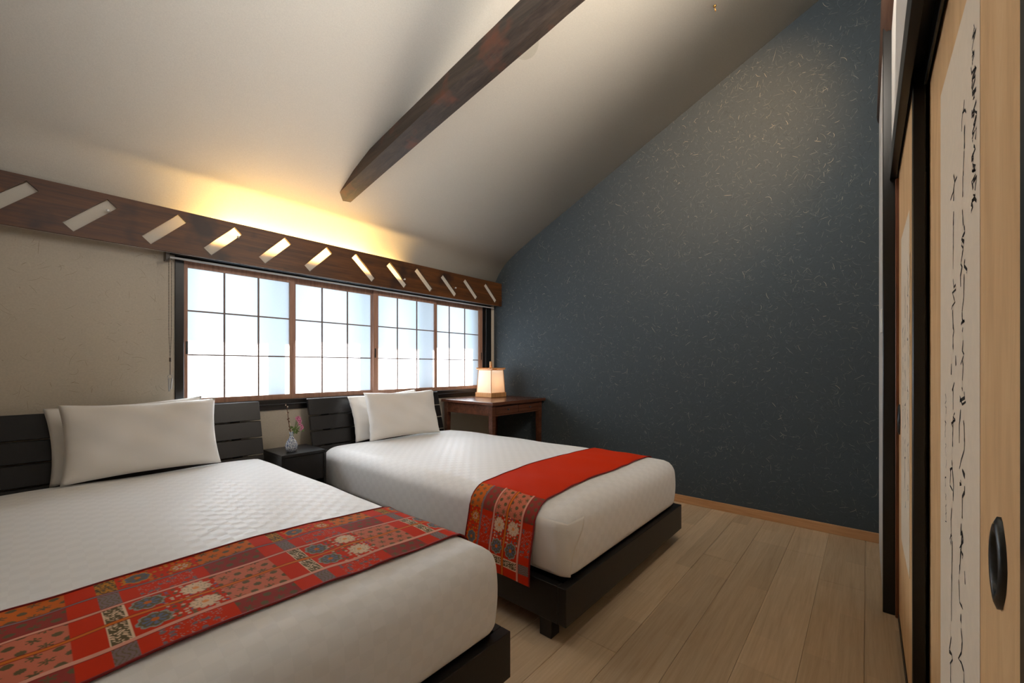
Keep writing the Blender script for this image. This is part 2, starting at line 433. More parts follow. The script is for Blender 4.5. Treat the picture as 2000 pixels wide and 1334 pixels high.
# outside: eave and posts whose shade falls on the frosted panes
props(obj('trim_5', box(-.6, 4.2, 3.25, 3.72, 1.985, 2.10), M['bar']), 'eave over the window outside', kind='structure')
props(obj('trim_6', boxes([(1.062, 1.172, 3.25, 3.31, .3, 2.0), (1.752, 1.846, 3.24, 3.30, .3, 2.0), (2.318, 2.478, 3.25, 3.31, .3, 2.0), (3.02, 3.22, 3.25, 3.31, .3, 2.0)]), M['bar']), 'outer window posts outside the frosted panes', kind='structure')

# ------------------------------------------------------------------ valance board with slanted slots, tray, lamp strip
YB = 2.975
slots = []
for x, zt in ((-.010, 1.920), (.261, 1.918), (.552, 1.921), (.828, 1.917), (1.120, 1.922), (1.405, 1.920)):
    slots.append([(x, zt), (x+.038, zt-.037), (x-.120, zt-.198), (x-.158, zt-.161)])
for x, zt in ((1.631, 1.920), (1.931, 1.914), (2.207, 1.919), (2.497, 1.911), (2.777, 1.918), (3.063, 1.919)):
    slots.append([(x, zt), (x-.034, zt-.038), (x+.134, zt-.197), (x+.165, zt-.158)])
slots += [[(a-.29*dx, b) for a, b in slots[0]] for dx in (1, 2, 3, 4)]
def board_mesh():
    bm = bmesh.new(); edges = []
    x0, x1, z0, z1 = XL+.002, XW-.003, 1.700, 1.943
    outer = [(x0, z0), (x1, z0), (x1, z1), (x0, z1)]
    for loop in [outer]+slots:
        vs = [bm.verts.new((a, YB, b)) for a, b in loop]
        for i in range(len(vs)): edges.append(bm.edges.new((vs[i], vs[(i+1) % len(vs)])))
    bmesh.ops.triangle_fill(bm, edges=edges, use_beauty=True)
    # drop faces filling the slots
    def inside(p, L):
        s = 0
        for i in range(len(L)):
            a, b = L[i], L[(i+1) % len(L)]; c = (b[0]-a[0])*(p.z-a[1])-(b[1]-a[1])*(p.x-a[0])
            s += 1 if c > 0 else -1
        return abs(s) == len(L)
    kill = [f for f in bm.faces if any(inside(f.calc_center_median(), L) for L in slots)]
    bmesh.ops.delete(bm, geom=kill, context='FACES_ONLY')
    r = bmesh.ops.extrude_face_region(bm, geom=list(bm.faces))
    for v in [g for g in r['geom'] if isinstance(g, bmesh.types.BMVert)]: v.co.y += .018
    return from_bm(bm)
vb = root('valance_board', (1.5, YB, 1.70), 'long brown cedar board with slanting cut slots above the window', 'valance')
obj('board', board_mesh(), M['board'], vb)
for L_ in slots:
    cx0 = sum(p[0] for p in L_)/4; cz0 = sum(p[1] for p in L_)/4
    q = [(cx0+(a-cx0)*1.06+(.004 if a > cx0 else -.004), cz0+(b-cz0)*1.03) for a, b in L_]
    V = [(a, YB+.0187, b) for a, b in q]
    obj('slot_paper', raw(V, [(0, 1, 2, 3)]), M['slot_paper'], vb)
obj('lamp_tray', boxes([(XL+.002, XW-.003, 2.998, 3.004, 1.70, 1.786), (XL+.002, XW-.003, 3.004, YW, 1.748, 1.757)]), M['white'], vb)['label'] = 'white lip of the lamp tray behind the board'
obj('light_strip', box(.67, 2.09, 3.03, 3.06, 1.757, 1.775, .002), M['plastic'], vb)
for px_, pz_ in ((.262, 1.855), (.842, 1.858), (2.062, 1.792), (2.632, 1.802)):
    V, Fc = join([tube([(px_, YB+.004, pz_), (px_, YB-.012, pz_)], .0035, 8), sphere((px_, YB-.014, pz_), .0075)])
    obj('peg', raw(V, Fc, True), M['plastic'], vb)['label'] = 'small pale round peg'

# ------------------------------------------------------------------ roller blind under the board
rb = root('roller_blind', (1.85, 3.03, 1.70), 'rolled up blind with pale rail under the slotted board', 'blind')
obj('bottom_bar', box(.522, 3.235, 3.027, 3.041, 1.675, 1.686, .003), M['alu'], rb)
V, Fc = tube([(.522, 3.056, 1.722), (3.235, 3.056, 1.722)], .021, 14); obj('roll', raw(V, Fc, True), M['lacquer'], rb)
obj('bracket', box(.502, .521, 3.02, 3.075, 1.66, 1.745, .002), M['chain'], rb)
parts = []
for x_ in (.515, .527):
    k = 0; z = 1.668
    while z > 1.105: parts.append(sphere((x_-.00+(.006 if x_ < .52 else -.006)*max(0, (1.25-z)/.15 if z < 1.25 else 0), 3.012, z), .0028, 6, 4)); z -= .0088
ch = obj('bead_chain', raw(*join(parts), smooth=True), M['chain'], rb); ch['kind'] = 'stuff'
V, Fc = join([tube([(.521, 3.012, 1.105), (.521, 3.012, 1.08)], .0048, 8), tube([(.521, 3.012, 1.08), (.521, 3.012, 1.006)], .0018, 6)])
obj('chain_joiner', raw(V, Fc, True), M['chain'], rb)
ring = [(.521+.010*math.cos(t), 3.012, .996+.010*math.sin(t)) for t in np.linspace(0, 2*math.pi, 17)]
wt = obj('pull_weight', raw(*join([tube(ring, .0018, 6), tube([(.515, 3.012, .985), (.517, 3.012, .912)], .0042, 8), tube([(.529, 3.012, .985), (.524, 3.012, .925)], .0042, 8)]), smooth=True), M['alu'], rb)
wt['label'] = 'clear silvery pull weights'

# ------------------------------------------------------------------ log beams
def log_mesh(axis_pts, radii, n=14, seed=1, hew=.10, smooth=True):
    r_ = random.Random(seed); ph = [r_.uniform(.86, 1.06) for _ in range(n)]
    V, Fc = [], []
    P = [Vector(p) for p in axis_pts]
    for i, p in enumerate(P):
        d = (P[min(i+1, len(P)-1)]-P[max(i-1, 0)]).normalized(); a = Vector((0, 0, 1)); u = d.cross(a).normalized(); q = u.cross(d)
        for k in range(n):
            t = 2*math.pi*k/n; c, s = math.cos(t), math.sin(t)
            f = 1/max(abs(c), abs(s)); sq = (1*(1-.45)+f*.45)      # squarish hewn section
            rr = radii[i]*min(sq, 1.16)*ph[k]*(1+r_.uniform(-.5, .5)*hew*.45)
            V.append(p+rr*(c*u+s*q))
    m_ = len(P)
    for i in range(m_-1):
        for k in range(n): Fc.append((i*n+k, i*n+(k+1) % n, (i+1)*n+(k+1) % n, (i+1)*n+k))
    Fc += [tuple(range(n))[::-1], tuple((m_-1)*n+k for k in range(n))]
    return raw(V, Fc, smooth)
ax = []; rd = []
for i in range(26):
    t = i/25; y = 2.86-t*2.6
    ax.append((1.450+.008*math.sin(3*t), y, 2.285+.186*(2.86-y)+.006*math.sin(4.5*t))); rd.append(.072+.010*t)
lb = obj('ceiling_beam', log_mesh(ax, rd, n=9, seed=4, hew=.035, smooth=False), M['log']); props(lb, 'dark hewn log beam running up under the sloping ceiling', 'beam')
ax = [(3.299-.25*i, -.112, 2.545+.004*math.sin(i)) for i in range(23)]
lb2 = obj('wall_plate_log', log_mesh(ax, [.070]*23, seed=9), M['log_x']); props(lb2, 'brown round log along the top of the white wall by the post', 'beam')

# ------------------------------------------------------------------ beds
CR = .027
def rounding(P, b, r, crown):
    x0, x1, y0, y1, z0, z1 = b
    r = np.array(r); lo = np.array([x0, y0, z0])+(r[0], r[1], .03); hi = np.array([x1, y1, z1])-r
    r = np.tile(r, (len(P), 1)); r[P[:, 2] < (z0+z1)/2, 2] = .03
    c = np.minimum(np.maximum(P, lo), hi); d = (P-c)/r; L = np.linalg.norm(d, axis=1, keepdims=True); L[L == 0] = 1
    Q = c+d/L*r
    u = (Q[:, 0]-(x0+x1)/2)/((x1-x0)/2); v = (Q[:, 1]-(y0+y1)/2)/((y1-y0)/2)
    zf = np.clip((Q[:, 2]-z0)/(z1-z0), 0, 1)
    Q[:, 2] += crown*(1-np.clip(np.abs(u), 0, 1)**3.2)*(1-np.clip(np.abs(v), 0, 1)**6)*zf**2
    Q[:, 2] -= .004*np.clip((v-.3)/.7, 0, 1)**2*zf
    # soft belly on the side faces
    bel = np.sin(np.pi*zf)*.010
    Q[:, 0] += np.sign(u)*bel*np.clip((np.abs(u)-.9)/.1, 0, 1)
    Q[:, 1] += np.sign(v)*bel*1.4*np.clip((np.abs(v)-.94)/.06, 0, 1)
    # gentle wrinkles
    Q[:, 2] += .0035*np.sin(Q[:, 0]*9+1.3*np.sin(Q[:, 1]*5))*np.sin(Q[:, 1]*7+.8)*zf
    return Q

def mattress_mesh(b, r, crown, n=56):
    x0, x1, y0, y1, z0, z1 = b; hgt = z1-z0
    V, Fc, UV = [], [], []
    def face(fn, uvf, na, nb):
        base = len(V); g = []
        for i in range(na+1):
            for j in range(nb+1):
                p = fn(i/na, j/nb); V.append(p); UV.append(uvf(p))
        for i in range(na):
            for j in range(nb): a = base+i*(nb+1)+j; Fc.append((a, a+1, a+nb+2, a+nb+1))
    X = lambda t: x0+(x1-x0)*t; Y = lambda t: y0+(y1-y0)*t; Z = lambda t: z0+(z1-z0)*t
    face(lambda s, t: (X(s), Y(t), z1), lambda p: (p[0], p[1]), n, n+20)
    face(lambda s, t: (X(s), Y(t), z0), lambda p: (p[0], p[1]), 8, 8)
    for xx, sg in ((x0, -1), (x1, 1)): face(lambda s, t: (xx, Y(s), Z(t)), lambda p: (xx+sg*(z1-p[2]), p[1]), n+20, 18)
    for yy, sg in ((y0, -1), (y1, 1)): face(lambda s, t: (X(s), yy, Z(t)), lambda p: (p[0], yy+sg*(z1-p[2])), n, 18)
    Q = rounding(np.array(V, float), b, r, crown)
    bm = bmesh.new(); uvl = bm.loops.layers.uv.new('UVMap'); vs = [bm.verts.new(q) for q in Q]
    for f in Fc:
        ff = bm.faces.new([vs[i] for i in f]); ff.smooth = True
        for l_, i in zip(ff.loops, f): l_[uvl].uv = UV[i]
    bmesh.ops.remove_doubles(bm, verts=bm.verts, dist=.0006)
    return from_bm(bm)

def pillow_mesh(wd, ht, th, seed=0):
    r_ = np.random.default_rng(seed+20); ph = r_.uniform(0, 6, 6)
    n, m_ = 40, 30; V, Fc = [], []
    for side in (1, -1):
        base = len(V)
        for i in range(n+1):
            for j in range(m_+1):
                u, v = -1+2*i/n, -1+2*j/m_
                x = wd/2*u*(1-.055*(1-v*v)*abs(u)**3); y = ht/2*v*(1-.075*(1-u*u)*abs(v)**3)
                e = max(0, (1-abs(u)**3.0))*max(0, (1-abs(v)**3.0))
                z = side*th/2*e**.52
                edge = max(abs(u), abs(v))
                z += .009*e**.3*(math.sin(7*u+ph[0]+2*v)*math.sin(5*v+ph[1])) + .004*(edge**8)*math.sin(16*v+ph[2])*math.sin(9*u+ph[3])
                V.append((x, z, y))
        for i in range(n):
            for j in range(m_):
                a = base+i*(m_+1)+j; q = (a, a+1, a+m_+2, a+m_+1); Fc.append(q if side > 0 else q[::-1])
    bm = bmesh.new(); vs = [bm.verts.new(q) for q in V]
    for f in Fc: bm.faces.new([vs[i] for i in f]).smooth = True
    bmesh.ops.remove_doubles(bm, verts=bm.verts, dist=.0008)
    return from_bm(bm)

def make_bed(x0, x1, hx0, hx1, label):
    yf, yh, zt = .846, 2.97, .224
    t = root('bed', ((x0+x1)/2, 1.9, 0), label, 'bed', 'low black beds')
    obj('foot_rail', box(x0, x1, yf, yf+.038, .0794, zt, .002), M['black'], t)
    for a in (x0, x1-.036): obj('side_rail', box(a, a+.036, yf+.0385, 2.93, .0794, zt, .002), M['black'], t)
    obj('base_panel', box(x0+.050, x1-.050, yf+.04, 2.93, .190, .2240), M['black'], t)
    for a in (x0+.015, x1-.070):
        for yy in (.9226, 2.80): obj('leg', box(a, a+.055, yy, yy+.057, 0, .184, .002), M['black'], t)
    # leaning headboard of slats on two uprights
    lean = (3.022-2.935)/(.825-.489)
    def lb_(xa, xb, za, zb, th, off=0):
        me = box(xa, xb, -th/2, th/2, za, zb, .003)
        for v in me.vertices: v.co.y += 2.935+(v.co.z-.489)*lean+off
        return me
    for za, zb in ((.709, .825), (.604, .702), (.499, .597), (.394, .492)): obj('headboard_slat', lb_(hx0, hx1, za, zb, .024), M['black'], t)
    for xa in (hx0+.10, hx1-.16): obj('headboard_upright', lb_(xa, xa+.05, .10, .80, .022, .024), M['black'], t)
    return t
bed1 = make_bed(-.316, .980, -.305, .975, 'low black bed nearest the camera with slatted headboard')
bed2 = make_bed(1.2934, 2.552, 1.283, 2.455, 'low black bed farther off beside the slate wall')
bx1 = (-.290, .952, .864, 2.875, .2265, .493); bx2 = (1.322, 2.524, .864, 2.875, .2265, .493)
R1_ = (.060, .045, .060); R_ = (.085, .050, .070)
mt1 = obj('mattress', mattress_mesh(bx1, R1_, CR), M['duvet']); props(mt1, 'white check covered mattress on the bed nearest the camera', 'mattress', 'made up mattresses')
mt2 = obj('mattress', mattress_mesh(bx2, R_, CR), M['duvet']); props(mt2, 'white check covered mattress on the bed by the slate wall', 'mattress', 'made up mattresses')

# pleated fold of the cover at the near foot corner
def fold_mesh(b, r):
    x0, x1, y0, y1, z0, z1 = b; P = []; nz, ns = 22, 26
    for i in range(nz+1):
        t = i/nz; z = z0+.03+(z1-z0-.065)*t
        a_ = .16; wd = .018+.085*t**2.2
        for k in range(ns+1):
            s_ = k/ns*(a_+wd)
            P.append((x0, y0+a_-s_, z) if s_ < a_ else (x0+s_-a_, y0, z))
    P = np.array(P); Q = rounding(P, b, r, CR)
    c = np.minimum(np.maximum(Q, np.array([x0, y0, z0])+.08), np.array([x1, y1, z1])-.08); nrm = Q-c; nrm /= np.linalg.norm(nrm, axis=1, keepdims=True)+1e-9
    kk = np.tile(np.arange(ns+1)/ns, nz+1); tt = np.repeat(np.arange(nz+1)/nz, ns+1)
    Q = Q+nrm*(.0012+.016*kk[:, None]**2+.003*np.sin(kk[:, None]*9+tt[:, None]*6)*kk[:, None])
    Fc = [(i*(ns+1)+k, i*(ns+1)+k+1, (i+1)*(ns+1)+k+1, (i+1)*(ns+1)+k) for i in range(nz) for k in range(ns)]
    return raw(Q, Fc, True)
fold = obj('corner_fold', fold_mesh(bx2, R_), M['pillow'], mt2); s_ = fold.modifiers.new('t', 'SOLIDIFY'); s_.thickness = .002

def place_pillow(x, y, z, wd, ht, th, lean, yaw, seed, label, roll=0):
    me = pillow_mesh(wd, ht, th, seed)
    o = bpy.data.objects.new('pillow', me); COL.objects.link(o); me.materials.append(M['pillow'])
    o.matrix_world = Matrix.Translation((x, y, z)) @ Matrix.Rotation(yaw, 4, 'Z') @ Matrix.Rotation(-lean, 4, 'X') @ Matrix.Rotation(roll, 4, 'Y') @ Matrix.Translation((0, 0, ht/2))
    return props(o, label, 'pillow')
place_pillow(.395, 2.752, .514, .615, .372, .135, math.radians(16), 0.03, 1, 'white pillow leaning foremost at the head of the nearer bed')
place_pillow(.368, 2.876, .506, .62, .372, .06, math.radians(14), 0, 2, 'white pillow mostly hidden against the headboard of the nearer bed', -.05)
place_pillow(1.885, 2.675, .516, .60, .362, .15, math.radians(17), -.10, 3, 'white pillow leaning foremost on the bed by the slate wall')
place_pillow(1.875, 2.862, .508, .625, .350, .085, math.radians(15), 0, 5, 'white pillow behind another on the bed by the slate wall', -.05)

# ------------------------------------------------------------------ brocade runners
def lin(r, g, b): return np.array(S(r, g, b)[:3])
RED, PINK, ROSE, ORG, GRV, OLV, CRM, BLU, DRED, GOLD = lin(206, 50, 12), lin(206, 116, 90), lin(150, 60, 52), lin(206, 104, 34), lin(132, 112, 112), lin(112, 96, 66), lin(232, 200, 168), lin(104, 112, 136), lin(150, 34, 28), lin(196, 130, 40)
PER = .371
def brocade(u, v, wid):
    """u 0..1 across (far -> near), v metres along; colours of the woven pattern"""
    n_ = u.size; c = np.tile(RED, (n_, 1)); w = np.mod(v, PER); cyc = np.floor(v/PER)
    A = u < .21; B = (u >= .21) & (u < .41); C_ = (u >= .41) & (u < .61); D = (u >= .61) & (u < .83); E = u >= .83
    um = u*wid
    hsh = lambda a, b: np.mod(np.sin(a*12.9898+b*78.233)*43758.5453, 1)
    dot = w < .125
    c[dot & A] = ORG; c[dot & (B | E)] = ROSE; c[dot & (C_ | D)] = PINK
    # dots and star leaves on a staggered lattice
    cell = .0312; iy = np.floor(um/cell*1.0); ox = np.where(np.mod(iy, 2) == 0, 0, .5)
    fx = w/cell+ox; ix = np.floor(fx); lx = (fx-ix-.5)*cell; ly = (um/cell-iy-.5)*cell
    rr = np.hypot(lx, ly); th = np.arctan2(ly, lx); star = np.mod(ix+iy, 2) == 0
    rad = np.where(star, 0.0125*(.62+.38*np.cos(th*6+ix)), .0082)
    c[dot & (rr < rad)] = OLV*.9
    band = (w > .173) & (w < .208)
    q = np.sin(um*420+2.2*np.sin(w*330))*np.sin(w*300+1.7*np.sin(um*280))
    c[band & (C_ | D)] = CRM; c[band & (C_ | D) & (q > -.22)] = OLV*.8
    edge_ = band & ((w < .176) | (w > .205)) & (C_ | D); c[edge_] = CRM
    c[band & (B | E)] = GRV; c[band & (B | E) & (np.sin(w*700+3*np.sin(um*160)) > .7)] = OLV
    c[band & A] = GOLD; c[band & A & (q > .0)] = OLV*.6
    # blossoms
    def flower(cu, cv, R, pet, col1, col2, core, npet=8, sc_=1.0):
        dx = w-cv; dy = um-cu; r = np.hypot(dx, dy); t = np.arctan2(dy, dx)
        pr = R*(.84+.16*np.abs(np.cos(t*npet/2)))
        m1 = r < pr; c[m1] = col1
        m2 = (r < pr*.66) & (np.cos(t*npet) > -.2); c[m2] = col2
        ring = (r < pr) & (r > pr*.84); c[ring] = pet
        c[(r < pr) & (np.abs(np.cos(t*npet/2)) < .10) & (r > .25*R)] = OLV*.8
        c[r < R*.22] = core
    for cu in (.51, .72):
        flower(cu*wid, 0.244, .032, lin(150, 150, 140), OLV*.9, BLU, ORG, 8)
        flower(cu*wid, 0.330, .030, CRM*.85, CRM, CRM*.95, lin(230, 150, 90), 10)
    flower(.10*wid, 0.248, .029, GOLD, BLU*.8, OLV, ORG, 7)
    flower(.12*wid, 0.332, .024, GOLD, ORG, CRM*.8, RED, 8)
    fl = (w > .212)
    # small tendrils and petals scattered between the blossoms
    s2 = .0125; jx = np.floor(w/s2); jy = np.floor(um/s2); hx = hsh(jx, jy+7*cyc); hy = hsh(jy, jx+3)
    lx2 = (w/s2-jx-.25-.5*hx)*s2; ly2 = (um/s2-jy-.25-.5*hy)*s2; r2 = np.hypot(lx2, ly2)
    isred = np.all(np.abs(c-RED) < 1e-6, axis=1)
    zone = fl & isred & (C_ | D) & (w > .262)
    c[zone & (r2 < .0042) & (hx > .55)] = CRM*.8; c[zone & (r2 < .0035) & (hx < .25)] = BLU
    c[zone & (r2 < .0048) & (hx >= .25) & (hx < .42)] = OLV
    zone = fl & isred & A; c[zone & (r2 < .0040) & (hx > .6)] = GOLD; c[zone & (r2 < .0034) & (hx < .3)] = OLV*.8
    zone = fl & isred & (B | E) & (w > .24) & (w < .345)
    sp = np.abs(np.sin(w*190+2.5*np.sin(um*210)))
    c[zone & (sp < .22) & (hsh(jx, jy) > .35)] = lin(176, 150, 134); c[zone & (r2 < .0055) & (hy > .72)] = GRV*.9
    # lengthwise stripes
    for cu, hw, col in ((.21, .010, GRV), (.41, .012, lin(224, 160, 138)), (.61, .012, lin(214, 116, 40)), (.83, .012, lin(224, 160, 138))):
        c[np.abs(u-cu) < hw] = col; c[(np.abs(u-cu) >= hw) & (np.abs(u-cu) < hw+.005)] = DRED*.8
    c[(u < .012) | (u > .985)] = DRED
    return c

def runner(b, r, ya, yb, left_z, right_z, fx0, fx1, v0, plain_from, label, vsign=1):
    """cloth laid over the mattress box b across x, hanging on both sides outside the frame"""
    x0, x1, y0, y1, z0, z1 = b
    ds = .0021; path = []
    hl = np.arange(left_z, z1, ds); tp = np.arange(x0, x1, ds); hr = np.arange(z1, right_z, -ds)
    path = [(x0, z) for z in hl]+[(x, z1) for x in tp]+[(x1, z) for z in hr]
    path = np.array(path); nu = int((yb-ya)/.0023)
    us = np.linspace(0, 1, nu+1); allV = np.zeros((len(path), nu+1, 3))
    for j, u in enumerate(us):
        y = yb+(ya-yb)*u                     # u=0 far edge
        P = np.column_stack([path[:, 0], np.full(len(path), y), np.maximum(path[:, 1], z0+.12)])
        Q = rounding(P, b, r, CR)
        low = path[:, 1] < z0+.12
        Q[low, 2] = path[low, 1]
        # push the hanging ends out past the bed rail
        for side, fx, sel in ((-1, fx0, path[:, 0] == x0), (1, fx1, path[:, 0] == x1)):
            zz = path[:, 1]; t = np.clip((.44-zz)/.20, 0, 1); t = t*t*(3-2*t)
            Q[sel, 0] = np.where(sel[sel], Q[sel, 0]*(1-t[sel])+fx*t[sel], 0)
        dx = np.gradient(Q[:, 0]); dz = np.gradient(Q[:, 2]); L = np.hypot(dx, dz)+1e-9
        Q[:, 0] += -dz/L*.0055; Q[:, 2] += dx/L*.0055
        # soft ripples of the cloth
        s_ = np.arange(len(path))*ds
        Q[:, 2] += .0022*np.sin(s_*27+u*5+1.2*np.sin(s_*11))*np.sin(u*8+.4)+.0026
        allV[:, j] = Q
    # slim arc-length parameter
    mid = allV[:, nu//2]; sl = np.concatenate([[0], np.cumsum(np.linalg.norm(np.diff(mid, axis=0), axis=1))])
    uu = np.tile(us, len(path)); vv = np.repeat(sl, nu+1)
    cols = brocade(uu, vv+v0, yb-ya)
    if plain_from is not None:
        pl = (vv > plain_from) & (vv < sl[-1]-plain_from); cols[pl] = RED
        ed = pl & ((uu < .012) | (uu > .985)); cols[ed] = DRED
    nm, nn = len(path), nu+1
    I = np.arange(nm*nn).reshape(nm, nn)
    faces = np.stack([I[:-1, :-1], I[:-1, 1:], I[1:, 1:], I[1:, :-1]], -1).reshape(-1, 4)
    me = bpy.data.meshes.new('runner'); me.vertices.add(nm*nn); me.vertices.foreach_set('co', allV.reshape(-1).astype(np.float32))
    me.loops.add(faces.size); me.loops.foreach_set('vertex_index', faces.ravel().astype(np.int32))
    me.polygons.add(len(faces)); me.polygons.foreach_set('loop_start', np.arange(0, faces.size, 4, dtype=np.int32))
    me.polygons.foreach_set('use_smooth', np.ones(len(faces), bool))
    me.update(calc_edges=True); me.validate(); set_col(me, cols)
    o = obj('bed_runner', me, M['brocade']); props(o, label, 'bed runner', 'red brocade bed runners')
    for j in (0, nu):
        e = allV[::14, j]; V, Fc = tube([tuple(q) for q in e], .0028, 6)
        obj('edge_piping', raw(V, Fc, True), M['red_edge'], o)
    return o
runner(bx1, R1_, 1.012, 1.418, .20, .185, -.330, .992, -.43+.295, None, 'red brocade runner patterned all over, across the nearer bed')
runner(bx2, R_, 1.005, 1.375, .186, .20, 1.281, 2.566, .135, .365, 'plain red runner with brocade ends, across the bed by the slate wall')

# ------------------------------------------------------------------ nightstand, vase, flowers
t = root('nightstand', (1.125, 2.84, 0), 'small black nightstand between the two beds', 'nightstand')
obj('top', box(.990, 1.262, 2.681, 2.985, .495, .513, .002), M['black'], t)
for a in (.990, 1.246): obj('side_panel', box(a, a+.016, 2.681, 2.985, .0, .4945, .0015), M['black'], t)
obj('drawer_front', box(1.007, 1.245, 2.684, 2.70, .33, .4935, .002), M['black'], t)
obj('shelf', box(1.0065, 1.2455, 2.70, 2.98, .10, .116), M['black'], t); obj('back_panel', box(1.0065, 1.2455, 2.972, 2.982, .117, .494), M['black'], t)
vx, vy, vz = 1.083, 2.775, .513
prof = [(0, .001), (.024, .001), (.026, .006), (.034, .018), (.0365, .032), (.035, .048), (.028, .066), (.017, .082), (.0115, .094), (.0105, .112), (.0125, .124), (.0115, .1245), (.009, .112), (.0095, .094), (.0, .09)]
vase = obj('vase', raw(*lathe(prof, (vx, vy, vz)), smooth=True), M['porcelain']); props(vase, 'blue and white porcelain bottle vase on the nightstand', 'vase')
t = root('twig', (vx, vy, vz+.10), 'bare budding twig standing in the blue and white vase', 'twig')
tw = [(vx-.001, vy, vz+.10), (vx-.010, vy, vz+.15), (vx-.018, vy+.002, vz+.20), (vx-.022, vy+.003, vz+.25), (vx-.028, vy+.004, vz+.295), (vx-.034, vy+.004, vz+.312)]
obj('stem', raw(*tube(tw, [.0026, .0024, .0022, .002, .0018, .001], 7), smooth=True), M['twig'], t)
for k in range(16):
    f = random.uniform(.15, .95); i = min(int(f*5), 4); q = Vector(tw[i]).lerp(Vector(tw[i+1]), f*5-i)
    q += Vector((random.uniform(-.006, .006), random.uniform(-.004, .004), .002)); obj('bud', raw(*sphere(q, .0027, 6, 4, sz=1.7), smooth=True), M['twig'] if k % 3 else M['paper'], t)
t = root('flower_sprig', (vx+.002, vy-.002, vz+.10), 'sprig of small pink blossoms with green leaves in the vase', 'flowers')
hub = Vector((vx+.002, vy-.002, vz+.10))
heads = [(.036, -.010, .216), (.030, -.012, .206), (.046, -.004, .208), (.034, -.016, .196), (.048, -.010, .194), (.042, -.018, .183), (.044, -.012, .170), (.056, -.012, .160), (.062, -.008, .148), (.052, -.016, .140), (.026, -.010, .211)]
for hx, hy, hz in heads:
    e = Vector((vx+hx, vy+hy, vz+hz)); mid = hub.lerp(e, .5)+Vector((.006, 0, .012))
    fl = obj('blossom', raw(*join([ (lambda a: ([e, e+Vector((math.cos(a-.5)*.0085, -.003, math.sin(a-.5)*.0085)), e+Vector((math.cos(a)*.0105, -.0045, math.sin(a)*.0105)), e+Vector((math.cos(a+.5)*.0085, -.003, math.sin(a+.5)*.0085))], [(0, 1, 2, 3)]))(2*math.pi*q/6+hx*40) for q in range(6)])), M['blossom'], t)
    obj('blossom_centre', raw(*sphere(e+Vector((0, -.002, 0)), .0028, 6, 4), smooth=True), M['blossom_eye'], fl)
    obj('stem', raw(*tube([hub, mid, e], .0011, 5)), M['leaf'], t)
for k in range(26):
    e = Vector((vx+random.uniform(-.004, .058), vy+random.uniform(-.02, .008), vz+random.uniform(.118, .158)))
    a = random.uniform(0, 6.28); d = Vector((math.cos(a), random.uniform(-.5, .3), math.sin(a)*.7)).normalized(); s_ = d.cross(Vector((0, 1, .2))).normalized()
    L = random.uniform(.010, .022); W = L*.28
    pts = [e, e+d*L*.35+s_*W, e+d*L*.7+s_*W*.8, e+d*L, e+d*L*.7-s_*W*.8, e+d*L*.35-s_*W]
    obj('leaf', raw([tuple(p) for p in pts], [(0, 1, 2, 3, 4, 5)]), M['leaf'], t)

# ------------------------------------------------------------------ desk and lamp
DX0, DX1, DY0, DY1, DZ = 2.530, 3.285, 2.383, 3.055, .750
t = root('desk', (2.9, 2.72, 0), 'dark reddish wooden desk with two drawers in the corner', 'desk')
obj('desk_top', box(DX0, DX1, DY0, DY1, DZ-.026, DZ, .004, 2), M['desk'], t)
LX0, LX1, LY0, LY1 = DX0+.026, DX1-.022, DY0+.030, DY1-.015
for a in (LX0, LX1-.046):
    for b in (LY0, LY1-.046):
        me = box(a, a+.046, b, b+.046, 0, DZ-.027, .002)
        for v in me.vertices:
            if v.co.z < .3: v.co.x = (v.co.x-(a+.023))*.72+a+.023; v.co.y = (v.co.y-(b+.023))*.72+b+.023
        obj('leg', me, M['desk'], t)
for a in (LX0+.004, LX1-.024): obj('side_apron', box(a, a+.02, LY0+.0465, LY1-.0465, .630, DZ-.0265, .0015), M['desk'], t)
obj('back_apron', box(LX0+.0465, LX1-.0465, LY1-.024, LY1-.004, .630, DZ-.0265), M['desk'], t)
obj('front_rail', boxes([(LX0+.0465, LX1-.0465, LY0+.005, LY0+.025, .626, .640), (LX0+.0465, LX1-.0465, LY0+.005, LY0+.025, .712, DZ-.0265)]), M['desk'], t)
xm = (LX0+LX1)/2
for a, b in ((LX0+.049, xm-.003), (xm+.003, LX1-.049)):
    d_ = obj('drawer', box(a, b, LY0+.003, LY0+.021, .6415, .7105, .002), M['desk'], t)
    kx = (a+b)/2
    V, Fc = join([tube([(kx, LY0+.004, .677), (kx, LY0-.010, .677)], [.004, .005], 10), sphere((kx, LY0-.013, .677), .0085, 10, 7, sy=.6)])
    obj('knob', raw(V, Fc, True), M['iron'], d_)

lx, ly, lw_ = 2.925, 2.775, .222
t = root('table_lamp', (lx+lw_/2, ly+lw_/2, DZ), 'square paper table lamp with wooden frame glowing on the desk', 'lamp')
obj('base', box(lx, lx+lw_, ly, ly+lw_, DZ+.001, DZ+.046, .002), M['lamp_wood'], t)
cx_, cy_ = lx+lw_/2, ly+lw_/2; zb, ztp = DZ+.0465, DZ+.272; hb, ht_ = .101, .088
def quad_prism(p0, p1, th):  # slab between bottom edge and top edge, thickness inward
    (a, b), (c, d) = p0, p1
    nrm = Vector((cx_-(a[0]+b[0])/2, cy_-(a[1]+b[1])/2, 0)).normalized()*th
    V = [Vector(a), Vector(b), Vector(d), Vector(c)]; V += [q+nrm for q in V]
    return V, [(0, 1, 2, 3), (7, 6, 5, 4), (0, 4, 5, 1), (1, 5, 6, 2), (2, 6, 7, 3), (3, 7, 4, 0)]
cor = [(-1, -1), (1, -1), (1, 1), (-1, 1)]
